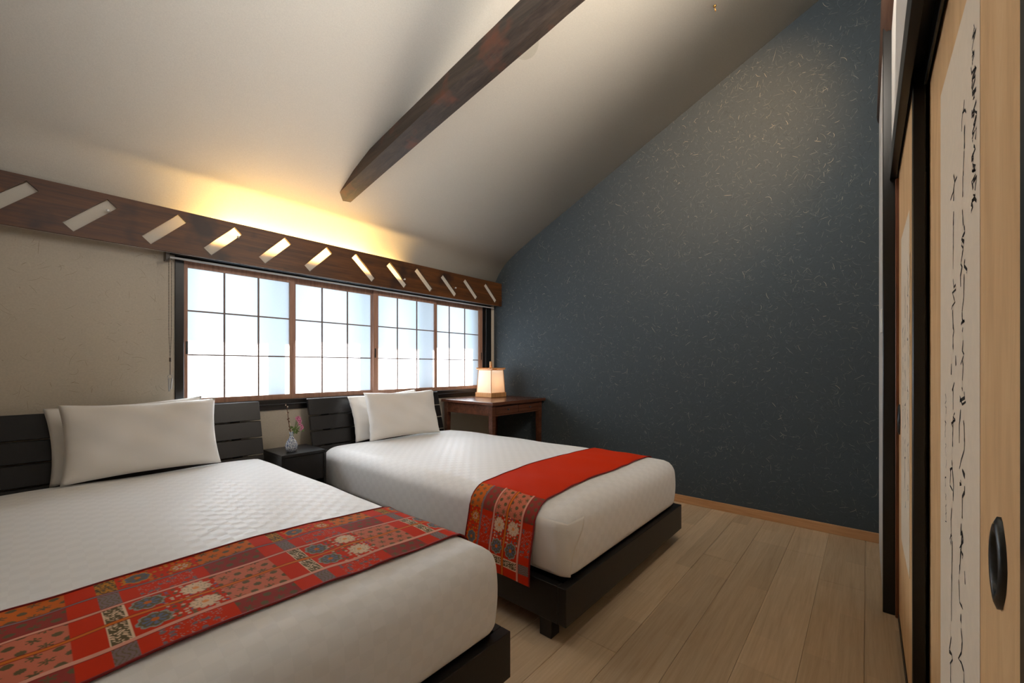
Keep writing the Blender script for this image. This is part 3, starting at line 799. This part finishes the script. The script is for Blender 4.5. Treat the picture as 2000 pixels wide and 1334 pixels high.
for k in range(4):
    (ax_, ay_), (bx_, by_) = cor[k], cor[(k+1) % 4]
    b0 = (cx_+ax_*hb, cy_+ay_*hb, zb); b1 = (cx_+bx_*hb, cy_+by_*hb, zb); t0 = (cx_+ax_*ht_, cy_+ay_*ht_, ztp); t1 = (cx_+bx_*ht_, cy_+by_*ht_, ztp)
    obj('paper_shade', raw([b0, b1, t1, t0], [(0, 1, 2, 3)]), M['shade'], t)
    V, Fc = tube([b0, t0], .0045, 4); obj('corner_post', raw(V, Fc), M['lamp_wood'], t)
    V, Fc = tube([t0, t1], .004, 4); obj('top_rail', raw(V, Fc), M['lamp_wood'], t)
obj('cross_bar', boxes([(cx_-.118, cx_+.118, cy_-ht_-.004, cy_-ht_+.006, ztp+.012, ztp+.022), (cx_-.118, cx_+.118, cy_+ht_-.006, cy_+ht_+.004, ztp+.012, ztp+.022),
                        (cx_-ht_-.004, cx_-ht_+.006, cy_-.112, cy_+.112, ztp+.003, ztp+.012), (cx_+ht_-.006, cx_+ht_+.004, cy_-.112, cy_+.112, ztp+.003, ztp+.012), (cx_-ht_, cx_+ht_, cy_-.006, cy_+.006, ztp+.004, ztp+.012)], .001), M['lamp_wood'], t)
V, Fc = tube([(cx_, cy_, ztp+.013), (cx_, cy_, ztp+.085)], .013, 14); obj('finial', raw(V, Fc, True), M['lamp_wood'], t)
obj('bulb_holder', raw(*tube([(cx_, cy_, zb), (cx_, cy_, zb+.05)], .016, 12)), M['plastic'], t)
pl = bpy.data.lights.new('table_lamp_bulb', 'POINT'); pl.energy = .27; pl.color = (1, .50, .18); pl.shadow_soft_size = .03
po = bpy.data.objects.new('table_lamp_bulb', pl); COL.objects.link(po); po.location = (cx_, cy_, zb+.09)

# ------------------------------------------------------------------ fusuma doors
def door(name, x0, x1, yf, label, sx0, sx1, sz0, sz1, hx, hz, strokes, far_mat):
    d = root(name, ((x0+x1)/2, yf-.012, 0), label, kind='structure'); z0, z1 = .002, 1.888
    st = .022
    obj('panel', box(x0+st, x1-st, yf-.022, yf-.003, z0+.02, z1-.02), M['fusuma'], d)
    obj('stile', box(x0, x0+st, yf-.027, yf, z0, z1, .002), M['lacquer'], d)
    o = obj('stile', box(x1-st, x1, yf-.027, yf+(.0082 if far_mat is M['brown_lacquer'] else 0), z0, z1-(.05 if far_mat is M['brown_lacquer'] else 0), .002), far_mat, d)
    for a, b in ((z0, z0+.02), (z1-.02, z1)): obj('rail', box(x0+st, x1-st, yf-.027, yf, a, b, .001), M['lacquer'], d)
    ps = obj('paper_strip', box(sx0, sx1, yf-.0035, yf-.0022, sz0, sz1), M['paper'], d); ps['label'] = 'cream strip of old cursive brush writing'
    V, Fc = [], []
    for pts in strokes:                                   # (x, z, half-width)
        P = [(Vector((a, 0, b)), w_) for a, b, w_ in pts]; base = len(V)
        for i, (p, w_) in enumerate(P):
            t_ = (P[min(i+1, len(P)-1)][0]-P[max(i-1, 0)][0]).normalized(); s_ = Vector((t_.z, 0, -t_.x))
            for q in (p+s_*w_, p-s_*w_): V.append((q.x, yf-.0019, q.z))
        for i in range(len(P)-1): b = base+2*i; Fc.append((b, b+2, b+3, b+1))
    ink = obj('brush_writing', raw(V, Fc), M['ink'], ps); ink['kind'] = 'stuff'
    # recessed metal pull with pointed lobes at top and bottom
    def ring(sx, sz, dy, lob):
        L = []
        for k in range(28):
            t_ = 2*math.pi*k/28; r_ = 1+lob*(abs(math.sin(t_))**10)+.05*lob*math.cos(8*t_)
            L.append((hx+sx*math.cos(t_)*r_, yf-.003+dy, hz+sz*math.sin(t_)*r_))
        return L
    rings = [ring(.031, .050, -.001, .22), ring(.031, .050, .004, .22), ring(.027, .045, .0075, .14), ring(.022, .040, .0065, 0), ring(.0205, .0385, -.001, 0), ring(.0185, .036, -.011, 0)]
    V = [p for r_ in rings for p in r_]; Fc = []
    for i in range(len(rings)-1):
        for k in range(28): Fc.append((i*28+k, i*28+(k+1) % 28, (i+1)*28+(k+1) % 28, (i+1)*28+k))
    h = obj('door_pull', raw(V, Fc, True), M['iron'], d); h['label'] = 'dark iron recessed pull'
    V = ring(.0195, .037, -.0015, 0); obj('pull_cup', raw(V, [tuple(range(28))]), M['pit'], h)
    for s_ in (-1, 1): obj('nail', raw(*sphere((hx, yf+.002, hz+s_*.0515), .0028, 8, 5), smooth=True), M['brass'], h)
    return d

STROKES_NEAR = []
STROKES_FAR = []
STROKES_NEAR += [[(1.101, 1.534, 0.0018),(1.104, 1.528, 0.0028),(1.108, 1.522, 0.0027),(1.114, 1.518, 0.0025),(1.119, 1.515, 0.0024),(1.125, 1.511, 0.0023),(1.127, 1.506, 0.0021),(1.128, 1.5, 0.002),(1.129, 1.494, 0.0018),(1.131, 1.489, 0.0017)], [(1.122, 1.519, 0.0021),(1.096, 1.513, 0.0027),(1.084, 1.503, 0.002)], [(1.099, 1.487, 0.0024),(1.099, 1.481, 0.0051),(1.1, 1.475, 0.0051),(1.1, 1.469, 0.0033),(1.1, 1.463, 0.003),(1.1, 1.457, 0.0028),(1.101, 1.451, 0.0048),(1.101, 1.445, 0.0048)], [(1.104, 1.443, 0.0019),(1.105, 1.438, 0.003),(1.106, 1.433, 0.0028),(1.108, 1.427, 0.0026),(1.109, 1.422, 0.0024),(1.11, 1.417, 0.0023),(1.111, 1.411, 0.0021),(1.112, 1.406, 0.0038),(1.113, 1.4, 0.0038)], [(1.117, 1.402, 0.002),(1.117, 1.395, 0.003),(1.117, 1.389, 0.0028),(1.117, 1.383, 0.0025),(1.118, 1.376, 0.0023),(1.118, 1.37, 0.0039),(1.118, 1.363, 0.0039)], [(1.122, 1.341, 0.0018),(1.12, 1.335, 0.0027),(1.118, 1.328, 0.0024),(1.117, 1.322, 0.0038),(1.115, 1.316, 0.0036),(1.113, 1.309, 0.0036)], [(1.224, 1.441, 0.0024),(1.216, 1.432, 0.0033),(1.209, 1.422, 0.0028),(1.182, 1.423, 0.0022)], [(1.209, 1.422, 0.0022),(1.216, 1.417, 0.0033),(1.223, 1.412, 0.003),(1.23, 1.407, 0.0027),(1.247, 1.405, 0.0024),(1.264, 1.402, 0.002)], [(1.22, 1.414, 0.0022),(1.221, 1.407, 0.0033),(1.222, 1.401, 0.0029),(1.223, 1.394, 0.0045),(1.224, 1.388, 0.0045)], [(1.224, 1.367, 0.0025),(1.224, 1.36, 0.0037),(1.225, 1.353, 0.0032),(1.226, 1.346, 0.0049),(1.226, 1.339, 0.0049)], [(1.104, 1.307, 0.0031),(1.1, 1.3, 0.0038),(1.096, 1.293, 0.0035),(1.113, 1.291, 0.0033),(1.131, 1.289, 0.0031),(1.104, 1.277, 0.0051),(1.113, 1.268, 0.0027),(1.131, 1.277, 0.0024),(1.122, 1.284, 0.0022)], [(1.113, 1.266, 0.0019),(1.12, 1.261, 0.004),(1.126, 1.255, 0.0026),(1.133, 1.249, 0.0023),(1.14, 1.244, 0.002),(1.122, 1.234, 0.0018)], [(1.096, 1.244, 0.0027),(1.1, 1.239, 0.0039),(1.104, 1.234, 0.0035),(1.074, 1.221, 0.003),(1.079, 1.216, 0.0025)], [(1.122, 1.237, 0.0025),(1.129, 1.232, 0.0039),(1.136, 1.227, 0.0036),(1.144, 1.222, 0.0032),(1.142, 1.215, 0.0029),(1.141, 1.208, 0.0026),(1.14, 1.201, 0.0023)], [(1.104, 1.219, 0.0022),(1.105, 1.212, 0.0035),(1.105, 1.206, 0.0033),(1.106, 1.2, 0.0032),(1.106, 1.194, 0.0031),(1.107, 1.188, 0.0029),(1.107, 1.182, 0.0028),(1.108, 1.176, 0.0026),(1.112, 1.17, 0.0025),(1.117, 1.165, 0.0023),(1.121, 1.159, 0.0022),(1.125, 1.153, 0.002)], [(1.125, 1.152, 0.0025),(1.124, 1.144, 0.0038),(1.122, 1.137, 0.0034),(1.099, 1.134, 0.0031),(1.131, 1.132, 0.0027),(1.136, 1.129, 0.0023)], [(1.117, 1.123, 0.002),(1.122, 1.115, 0.0033)], [(1.113, 1.099, 0.0019),(1.116, 1.093, 0.0027),(1.119, 1.087, 0.0038),(1.122, 1.081, 0.0038)], [(1.125, 1.081, 0.0018),(1.104, 1.073, 0.0027),(1.116, 1.067, 0.0024),(1.128, 1.061, 0.002),(1.14, 1.055, 0.0017)], [(1.122, 1.062, 0.002),(1.113, 1.053, 0.003),(1.115, 1.046, 0.0027),(1.117, 1.039, 0.0024),(1.12, 1.032, 0.0021),(1.122, 1.025, 0.0019)], [(1.122, 1.012, 0.0031),(1.125, 1.008, 0.0052)], [(1.104, 1.005, 0.0023),(1.096, 0.995, 0.0035),(1.149, 0.986, 0.0033),(1.149, 0.994, 0.003),(1.135, 0.987, 0.0027),(1.122, 0.981, 0.0024),(1.087, 0.988, 0.0021)], [(1.14, 0.97, 0.0024),(1.144, 0.963, 0.0038),(1.147, 0.955, 0.005),(1.151, 0.948, 0.0034),(1.155, 0.94, 0.0032),(1.155, 0.934, 0.0031),(1.155, 0.928, 0.0029),(1.155, 0.922, 0.0027),(1.155, 0.916, 0.0026),(1.155, 0.911, 0.0024),(1.155, 0.905, 0.0022)], [(1.113, 0.952, 0.0017),(1.104, 0.945, 0.0037),(1.103, 0.94, 0.0026),(1.103, 0.934, 0.0024),(1.102, 0.929, 0.0023),(1.101, 0.923, 0.0022),(1.1, 0.918, 0.0037),(1.099, 0.912, 0.0019),(1.102, 0.905, 0.0017),(1.104, 0.898, 0.0016)], [(1.226, 1.339, 0.0017),(1.226, 1.333, 0.0027),(1.227, 1.327, 0.0026),(1.227, 1.32, 0.0035),(1.227, 1.314, 0.0024),(1.228, 1.308, 0.0023),(1.228, 1.301, 0.0022),(1.228, 1.295, 0.0035),(1.229, 1.289, 0.0021),(1.229, 1.282, 0.002),(1.229, 1.276, 0.0019),(1.23, 1.269, 0.0018),(1.23, 1.263, 0.0017),(1.23, 1.257, 0.0016),(1.23, 1.25, 0.0015)], [(1.23, 1.23, 0.0019),(1.225, 1.22, 0.0029),(1.22, 1.211, 0.0028),(1.199, 1.214, 0.0026),(1.194, 1.204, 0.0025),(1.241, 1.203, 0.0023),(1.22, 1.19, 0.0022),(1.203, 1.18, 0.002),(1.241, 1.176, 0.0019),(1.253, 1.17, 0.0017)], [(1.237, 1.168, 0.0027),(1.236, 1.161, 0.0043),(1.234, 1.154, 0.0041),(1.233, 1.147, 0.0039),(1.232, 1.14, 0.0038),(1.23, 1.133, 0.0057),(1.22, 1.123, 0.0034),(1.233, 1.112, 0.0032),(1.232, 1.106, 0.003),(1.232, 1.099, 0.0029),(1.231, 1.093, 0.0057),(1.23, 1.086, 0.0025)], [(1.199, 1.073, 0.0024),(1.197, 1.067, 0.0034),(1.196, 1.06, 0.0048),(1.194, 1.053, 0.0048)], [(1.253, 1.057, 0.0024),(1.254, 1.049, 0.0035),(1.254, 1.042, 0.0049),(1.255, 1.034, 0.0049)], [(1.213, 1.019, 0.002),(1.227, 1.01, 0.0031),(1.241, 1.001, 0.0042),(1.23, 1.005, 0.0028),(1.23, 0.998, 0.0026),(1.23, 0.991, 0.0025),(1.23, 0.984, 0.0023),(1.23, 0.977, 0.0021),(1.23, 0.97, 0.002),(1.23, 0.963, 0.0018)], [(1.209, 0.958, 0.0025),(1.23, 0.949, 0.0037),(1.203, 0.945, 0.0032),(1.253, 0.932, 0.0028),(1.23, 0.925, 0.0023)], [(1.23, 0.946, 0.0022),(1.231, 0.939, 0.0036),(1.232, 0.933, 0.0034),(1.233, 0.926, 0.0032),(1.233, 0.92, 0.003),(1.234, 0.913, 0.0048),(1.235, 0.906, 0.0026),(1.236, 0.9, 0.0025),(1.236, 0.893, 0.0045),(1.237, 0.886, 0.0045)], [(1.105, 0.898, 0.0017),(1.118, 0.888, 0.0025),(1.132, 0.878, 0.0023),(1.14, 0.871, 0.002),(1.147, 0.863, 0.0018),(1.155, 0.856, 0.0016)], [(1.123, 0.86, 0.0027),(1.109, 0.856, 0.0054),(1.096, 0.853, 0.0054)], [(1.142, 0.837, 0.0019),(1.132, 0.831, 0.0025),(1.151, 0.828, 0.0041)], [(1.099, 0.835, 0.0026),(1.099, 0.824, 0.0044),(1.123, 0.81, 0.0031),(1.123, 0.805, 0.0029),(1.123, 0.799, 0.0027),(1.123, 0.793, 0.0026),(1.123, 0.787, 0.0024),(1.123, 0.782, 0.0022),(1.123, 0.776, 0.0021),(1.123, 0.77, 0.0044)], [(1.132, 0.758, 0.002),(1.135, 0.75, 0.0031),(1.138, 0.743, 0.003),(1.142, 0.735, 0.0029),(1.123, 0.744, 0.0042),(1.118, 0.738, 0.0042),(1.114, 0.731, 0.0042),(1.132, 0.719, 0.0024),(1.151, 0.706, 0.0022),(1.134, 0.705, 0.0021),(1.117, 0.704, 0.0042),(1.123, 0.696, 0.0018)], [(1.123, 0.744, 0.0024),(1.125, 0.737, 0.0038),(1.128, 0.731, 0.0037),(1.131, 0.724, 0.0036),(1.133, 0.717, 0.0034),(1.136, 0.71, 0.0033),(1.139, 0.703, 0.0032),(1.142, 0.696, 0.0051),(1.144, 0.689, 0.0029),(1.146, 0.682, 0.0027),(1.148, 0.675, 0.0026),(1.151, 0.669, 0.0051),(1.153, 0.662, 0.0023),(1.155, 0.655, 0.0022)], [(1.161, 0.642, 0.002),(1.16, 0.637, 0.0032),(1.158, 0.631, 0.003),(1.157, 0.626, 0.0029),(1.155, 0.62, 0.0027),(1.154, 0.614, 0.0026),(1.153, 0.609, 0.0024),(1.151, 0.603, 0.0023),(1.134, 0.604, 0.0022),(1.117, 0.605, 0.002),(1.132, 0.608, 0.0019)], [(1.099, 0.682, 0.0017),(1.098, 0.677, 0.0026),(1.096, 0.671, 0.0022),(1.094, 0.665, 0.0035),(1.093, 0.66, 0.0035)], [(1.136, 0.587, 0.0025),(1.138, 0.579, 0.005),(1.14, 0.571, 0.005)], [(1.136, 0.561, 0.0022),(1.133, 0.556, 0.0035),(1.129, 0.551, 0.0046),(1.126, 0.546, 0.0033),(1.123, 0.541, 0.0032),(1.126, 0.533, 0.0046),(1.129, 0.525, 0.0029),(1.132, 0.517, 0.0028),(1.167, 0.487, 0.0027),(1.132, 0.498, 0.0026),(1.118, 0.497, 0.0046),(1.105, 0.497, 0.0024),(1.105, 0.49, 0.0023),(1.105, 0.483, 0.0021),(1.105, 0.476, 0.0046)], [(1.247, 0.857, 0.0017),(1.243, 0.849, 0.0036),(1.24, 0.842, 0.0022),(1.271, 0.832, 0.0036),(1.259, 0.83, 0.0016)], [(1.24, 0.842, 0.0024),(1.237, 0.835, 0.0039),(1.234, 0.829, 0.0037),(1.23, 0.822, 0.0035),(1.227, 0.816, 0.0033),(1.224, 0.809, 0.0032),(1.225, 0.803, 0.003),(1.227, 0.796, 0.0028),(1.228, 0.789, 0.0052),(1.229, 0.782, 0.0024),(1.231, 0.776, 0.0023)], [(1.263, 0.83, 0.0022),(1.265, 0.822, 0.0034),(1.267, 0.815, 0.003),(1.269, 0.807, 0.0027),(1.271, 0.799, 0.0024),(1.235, 0.796, 0.0021)], [(1.247, 0.757, 0.0023),(1.251, 0.748, 0.0037),(1.255, 0.738, 0.0036),(1.259, 0.729, 0.0035),(1.257, 0.722, 0.0033),(1.256, 0.715, 0.0032),(1.255, 0.708, 0.003),(1.254, 0.701, 0.0029),(1.271, 0.685, 0.0027),(1.259, 0.678, 0.0026),(1.253, 0.689, 0.0025),(1.247, 0.699, 0.0023),(1.263, 0.696, 0.0022)], [(1.24, 0.691, 0.0022),(1.241, 0.684, 0.0036),(1.241, 0.677, 0.0035),(1.242, 0.671, 0.0035),(1.243, 0.664, 0.0034),(1.243, 0.657, 0.0034),(1.244, 0.65, 0.0033),(1.245, 0.644, 0.0032),(1.245, 0.637, 0.0032),(1.246, 0.63, 0.0031),(1.247, 0.623, 0.003),(1.247, 0.617, 0.0047),(1.248, 0.61, 0.0047),(1.248, 0.603, 0.0028),(1.249, 0.596, 0.0028),(1.249, 0.589, 0.0027),(1.25, 0.582, 0.0026),(1.25, 0.575, 0.0026),(1.251, 0.568, 0.0025),(1.251, 0.561, 0.0024),(1.252, 0.554, 0.0024),(1.252, 0.547, 0.0023),(1.252, 0.54, 0.0023),(1.253, 0.533, 0.0022),(1.253, 0.526, 0.0021),(1.254, 0.519, 0.0021)], [(1.254, 0.486, 0.0024),(1.261, 0.475, 0.0037),(1.268, 0.464, 0.0035),(1.275, 0.453, 0.0032),(1.283, 0.442, 0.0051),(1.247, 0.453, 0.0027),(1.235, 0.449, 0.0025),(1.271, 0.421, 0.0022)], [(1.263, 0.426, 0.0019),(1.263, 0.419, 0.0029),(1.263, 0.412, 0.0027),(1.263, 0.406, 0.0024),(1.263, 0.399, 0.0022),(1.263, 0.392, 0.0038),(1.263, 0.385, 0.0038)]]
rs = random.Random(3)
def squiggle(x, z0, z1, ax_, step, w_):
    """a column of small cursive characters"""
    z = z0; out = []
    while z > z1:
        n_ = rs.randint(4, 8); p = []
        zz = z
        for i in range(n_):
            p.append((x+rs.uniform(-ax_, ax_), zz, w_*rs.uniform(.4, 1.2))); zz -= step*rs.uniform(.05, .5)
        out.append(p); z = zz-step*rs.uniform(.15, .7)
    return out
STROKES_NEAR += squiggle(1.010, 1.615, 1.31, .022, .018, .0034)+squiggle(1.018, 1.60, 1.31, .020, .016, .003)
STROKES_NEAR += squiggle(1.334, .99, .72, .012, .020, .0016)
for xx, za, zb_ in ((1.86, 1.40, .62), (1.98, 1.33, .55), (2.09, 1.2, .70), (1.77, 1.40, 1.1)):
    STROKES_FAR += squiggle(xx, za, zb_, .02, .05, .0045)
door('door_1', .712, 1.690, -.132, 'near tan sliding door with a strip of cursive writing and dark pull', .968, 1.422, .28, 1.700, .836, .790, STROKES_NEAR, M['lacquer'])
door('door_2', 1.640, 2.378, -.099, 'far tan sliding door seen edge-on beside the black post', 1.80, 2.20, .385, 1.545, 2.29, .838, STROKES_FAR, M['brown_lacquer'])

# ------------------------------------------------------------------ small fittings
sw = root('light_switch', (2.54, -.055, 1.26), 'white wall switch plate beside the black post', 'switch')
obj('plate', box(2.50, 2.585, -.0548, -.047, 1.206, 1.312, .002), M['plastic'], sw); obj('rocker', box(2.525, 2.56, -.047, -.0445, 1.235, 1.283, .001), M['plastic'], sw)
gx, gy, gz = 1.655, 1.335, 2.72
gl_ = root('glass_globe_lamp', (gx, gy, gz), 'clear glass globe lamp half hidden behind the log beam', 'lamp')
obj('globe', raw(*sphere((gx, gy, gz), .074, 32, 20), smooth=True), M['glass'], gl_)
zc = ceil_z(gy)
obj('socket', raw(*tube([(gx, gy, gz+.066), (gx, gy, zc)], .013, 12), smooth=True), M['brass'], gl_)
hk = root('ceiling_hook', (2.1, .42, 3.28), 'tiny brass hook on the ceiling near its top edge', 'hook')
hx_, hy_, hz_ = 2.632, 0.681, 3.180
hk.location = (hx_, hy_, hz_)
obj('plate', raw(*tube([(hx_, hy_, hz_+.004), (hx_, hy_, hz_-.003)], .008, 12), smooth=True), M['brass'], hk)
arc = [(hx_, hy_, hz_-.003), (hx_, hy_, hz_-.014)]+[(hx_+.010-.010*math.cos(a_), hy_, hz_-.014-.010*math.sin(a_)) for a_ in np.linspace(0, 4.2, 10)]
obj('hook', raw(*tube(arc, .0014, 6), smooth=True), M['brass'], hk)
print('planks', pid)
